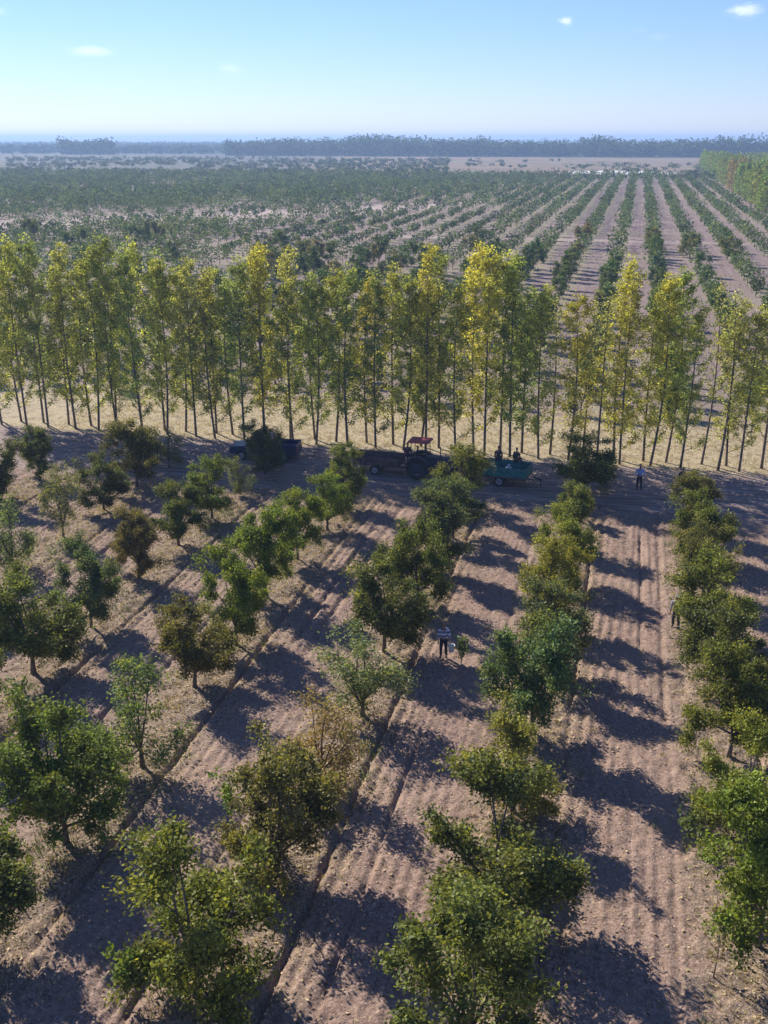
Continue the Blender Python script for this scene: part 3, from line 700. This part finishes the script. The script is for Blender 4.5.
# ------------------------------------------------------------------ people
M_skin=mat('skin',(.30,.17,.11),.6); M_hair=mat('black_hair',(.02,.018,.017),.6)
def skin_obj(name,verts,edges,rads,m,parent,root=0,sub=2):
    me=bpy.data.meshes.new(name); me.from_pydata(verts,edges,[]); me.materials.append(m); o=link(bpy.data.objects.new(name,me),parent)
    sk=o.modifiers.new('skin','SKIN')
    for i,r_ in enumerate(rads):
        sv=me.skin_vertices[0].data[i]; sv.radius=(r_ if hasattr(r_,'__len__') else (r_,r_)); sv.use_root=(i==root)
    sk.use_smooth_shade=True; sk.branch_smoothing=.4
    s_=o.modifiers.new('subdiv','SUBSURF'); s_.levels=sub; s_.render_levels=sub
    return o
def person(loc,rz,label,shirt,trouser,pose='stand',hair=None,arms=None,hat=None,group=None,stripes=None):
    p=empty('person',loc,rz,label=label,cat='person',group=group)
    # local: faces -y, z up
    if pose=='stand':   hip=.93; kn=[(-.11,-.02,.50),(.11,.0,.50)]; an=[(-.12,.02,.09),(.13,.03,.09)]; lean=0
    elif pose=='stoop': hip=.90; kn=[(-.12,-.08,.50),(.12,-.05,.50)]; an=[(-.14,.02,.09),(.14,.03,.09)]; lean=.16
    elif pose=='sit':   hip=.10; kn=[(-.14,-.42,.16),(.15,-.42,.18)]; an=[(-.14,-.50,-.22),(.15,-.50,-.22)]; lean=.04
    elif pose=='crouch':hip=.30; kn=[(-.17,-.36,.48),(.17,-.34,.48)]; an=[(-.13,-.10,.09),(.13,-.10,.09)]; lean=.22
    sh=hip+.50; ch=(0,-lean,sh); nk=(0,-lean*1.15,sh+.10)
    V=[(0,0,hip)];E=[];Rr=[(.135,.10)]
    def add(v,r_,par): V.append(v); Rr.append(r_); E.append((par,len(V)-1)); return len(V)-1
    wa=add((0,-lean*.4,hip+.20),(.125,.095),0); cs=add((0,-lean*.85,hip+.40),(.15,.105),wa); nb=add(nk,.055,cs)
    h1=add((0,-lean*1.25-.01,sh+.19),(.075,.082),nb); h2=add((0,-lean*1.3-.012,sh+.27),(.078,.092),h1); h3=add((0,-lean*1.3,sh+.335),(.055,.065),h2)
    nose=add((0,-lean*1.3-.115,sh+.225),.014,h1)
    legs=[];armsp=[]
    for i,s in enumerate((-1,1)):
        a=add((s*.09,-.01,hip-.06),.085,0); k=add(kn[i],.058,a); f=add(an[i],.042,k); ft=add((an[i][0]*1.05,an[i][1]-.16,an[i][2]-.05),.036,f)
        legs.append([V[a],V[k],V[f],V[ft]])
        so=add((s*.18,ch[1],sh-.01),.058,cs)
        if arms and i in arms: el,wr=arms[i]
        else: el=(s*.235,ch[1]-.02,sh-.29); wr=(s*.235,ch[1]-.10,sh-.53)
        e=add(el,.042,so); w_=add(wr,.028,e)
        d=(Vector(wr)-Vector(el)).normalized(); side=d.cross(Vector((0,1,0))).normalized()
        pm=add(tuple(Vector(wr)+d*.06),(.034,.018),w_)
        for q in range(4):
            o_=side*(q-1.5)*.019; f1=add(tuple(Vector(V[pm])+d*.05+o_),.0095,pm); add(tuple(Vector(V[pm])+d*(.085+.012*(q in(1,2)))+o_*1.1+Vector((0,-.015,0))),.008,f1)
        t1=add(tuple(Vector(wr)+d*.05+Vector((0,-.035,0))),.010,w_); add(tuple(Vector(wr)+d*.085+Vector((0,-.045,0))),.009,t1)
        armsp.append([V[so],el,wr])
    skin_obj('body',V,E,Rr,M_skin,p,0,1)
    def lerp(a,b,t): return tuple(np.array(a)*(1-t)+np.array(b)*t)
    # shirt: torso and sleeves
    SV=[(0,0,hip-.03),(0,-lean*.4,hip+.20),(0,-lean*.85,hip+.40),(0,nk[1]*.98,sh+.045)]; SE=[(0,1),(1,2),(2,3)]; SR=[(.165,.125),(.155,.12),(.18,.13),(.075,.075)]
    for so,el,wr in armsp:
        b0=len(SV); SV+=[so,el,lerp(el,wr,.75)]; SE+=[(2,b0),(b0,b0+1),(b0+1,b0+2)]; SR+=[.078,.062,.052]
    skin_obj('shirt',SV,SE,SR,shirt,p,0,1)
    TV=[(0,.0,hip-.0)];TE=[];TR=[(.15,.115)]
    for L_ in legs:
        b0=len(TV); TV+=[L_[0],L_[1],lerp(L_[1],L_[2],.92)]; TE+=[(0,b0),(b0,b0+1),(b0+1,b0+2)]; TR+=[.102,.077,.066]
    skin_obj('trousers',TV,TE,TR,trouser,p,0,1)
    for L_ in legs: skin_obj('shoe',[L_[2],lerp(L_[2],(L_[3][0],L_[3][1],L_[2][2]-.02),.3),(L_[3][0],L_[3][1],L_[3][2]+.005)],[(0,1),(1,2)],[.05,.052,.040],M_black,p,0,1)
    hz=sh+.27; hy=-lean*1.3
    skin_obj('hair' if not hat else 'headscarf',[(0,hy+.03,hz-.05),(0,hy+.02,hz+.03),(0,hy+.0,hz+.075)],[(0,1),(1,2)],[(.085,.072),(.098,.098),(.07,.075)],hat or M_hair,p,0,1)
    for s in (-1,1): MB().wheel((0,0,0),[(-.004,.001),(-.004,.011),(.004,.011),(.004,.001)],8).build('eye',M_hair,p).location=(s*.028,hy-.10,sh+.25)
    return p
def stripe_mat():
    m=bpy.data.materials.new('striped_cloth'); m.use_nodes=True; nt=m.node_tree; g=G(nt); b=nt.nodes['Principled BSDF']; b.inputs['Roughness'].default_value=.9
    tc=N(nt,'ShaderNodeTexCoord'); sp=N(nt,'ShaderNodeSeparateXYZ'); nt.links.new(tc.outputs['Object'],sp.inputs[0])
    s=g.m('SINE',g.m('MULTIPLY',sp.outputs[2],33.)); nt.links.new(g.mix(g.m('GREATER_THAN',s,.1),(.16,.18,.36,1),(.72,.76,.85,1)),b.inputs['Base Color']); return m
M_stripe=stripe_mat(); M_lb=mat('light_blue_cloth',(.36,.46,.72),.9,noise=.1); M_nav=mat('navy_cloth',(.02,.022,.045),.9); M_lil=mat('lilac_cloth',(.42,.36,.50),.9,noise=.12)
M_pur=mat('maroon_cloth',(.16,.05,.09),.9); M_dk=mat('charcoal_cloth',(.03,.03,.035),.9); M_cap=mat('white_scarf',(.75,.75,.78),.9)
bk=[(.10,-.42,1.05),(.22,-.30,.80)]
person((-6.85,41.15,0),R(12),'person in striped top and dark trousers standing between tree rows with a pale bucket',M_stripe,M_nav,'stand',arms={1:((.26,-.05,1.14),(.30,-.06,.92))})
person((1.45,67.2,0),R(5),'person in light blue shirt and dark trousers standing alone on the track',M_lb,M_nav,'stand',arms={0:((-.28,-.08,1.16),(-.16,-.24,1.02)),1:((.28,-.08,1.16),(.16,-.24,1.02))})
person((3.2,46.6,0),R(-20),'person in a lilac top and white headscarf half hidden beside the rightmost tree row',M_lil,M_dk,'stoop',hat=M_cap,arms={1:((.30,-.28,1.16),(.30,-.50,1.20))})
person((4.25,69.4,0),R(0),'person in dark clothes crouching in shade at the far end of the rightmost row',M_dk,M_dk,'crouch')
person((-13.95,67.25,1.28),R(30),'person in maroon clothes sitting at the front of the dark trailer behind the tractor',M_pur,M_nav,'sit')
person((-13.25,67.02,1.16),R(86),'person in dark clothes driving the red-roofed tractor',M_dk,M_nav,'sit',arms={0:((-.24,-.24,.40),(-.10,-.46,.42)),1:((.24,-.24,.40),(.10,-.46,.42))})
person((-7.8,67.5,1.35),R(180),'person in dark clothes sitting on the back edge of the teal trailer, at its left',M_dk,M_nav,'sit')
person((-6.6,67.4,1.35),R(160),'person in charcoal clothes sitting on the back edge of the teal trailer, at its right',M_dk,M_dk,'sit')
# pale bucket hanging from the hand of the striped person
bu=empty('bucket',(-6.47,41.02,.42),0,label='pale plastic bucket held by the person in the striped top',cat='bucket')
MB().wheel((0,0,0),[(0,.001),(0,.12),(.30,.16),(.31,.17),(.30,.145),(.02,.105),(.02,.001)],20,'Z').build('pail',M_white,bu,smooth=False)
MB().tube([(.16*math.cos(t),0,.30+.17*math.sin(t)) for t in np.linspace(0,math.pi,9)],.006,5).build('handle',M_metal,bu)
# irrigation hose line along the second row
# ------------------------------------------------------------------ haze
hz=MB().box((-400,4500,18.5),(12000,10400,39)).build('haze',mat('haze_air'),None); tag(hz,kind='stuff')
m=hz.data.materials[0]; nt=m.node_tree; nt.nodes.clear(); o=N(nt,'ShaderNodeOutputMaterial'); pv=N(nt,'ShaderNodeVolumePrincipled')
pv.inputs['Color'].default_value=(.46,.67,1,1); pv.inputs['Density'].default_value=.00031; pv.inputs['Anisotropy'].default_value=.2
nt.links.new(pv.outputs[0],o.inputs['Volume'])
m.cycles.homogeneous_volume=True
hz['label']='thin blue daylight haze over the plain'

scene.view_settings.view_transform='Standard'; scene.view_settings.look='None'; scene.view_settings.exposure=0.72; scene.view_settings.gamma=1
scene.cycles.volume_bounces=0; scene.cycles.max_bounces=5; scene.cycles.diffuse_bounces=3; scene.cycles.glossy_bounces=1; scene.cycles.transmission_bounces=4
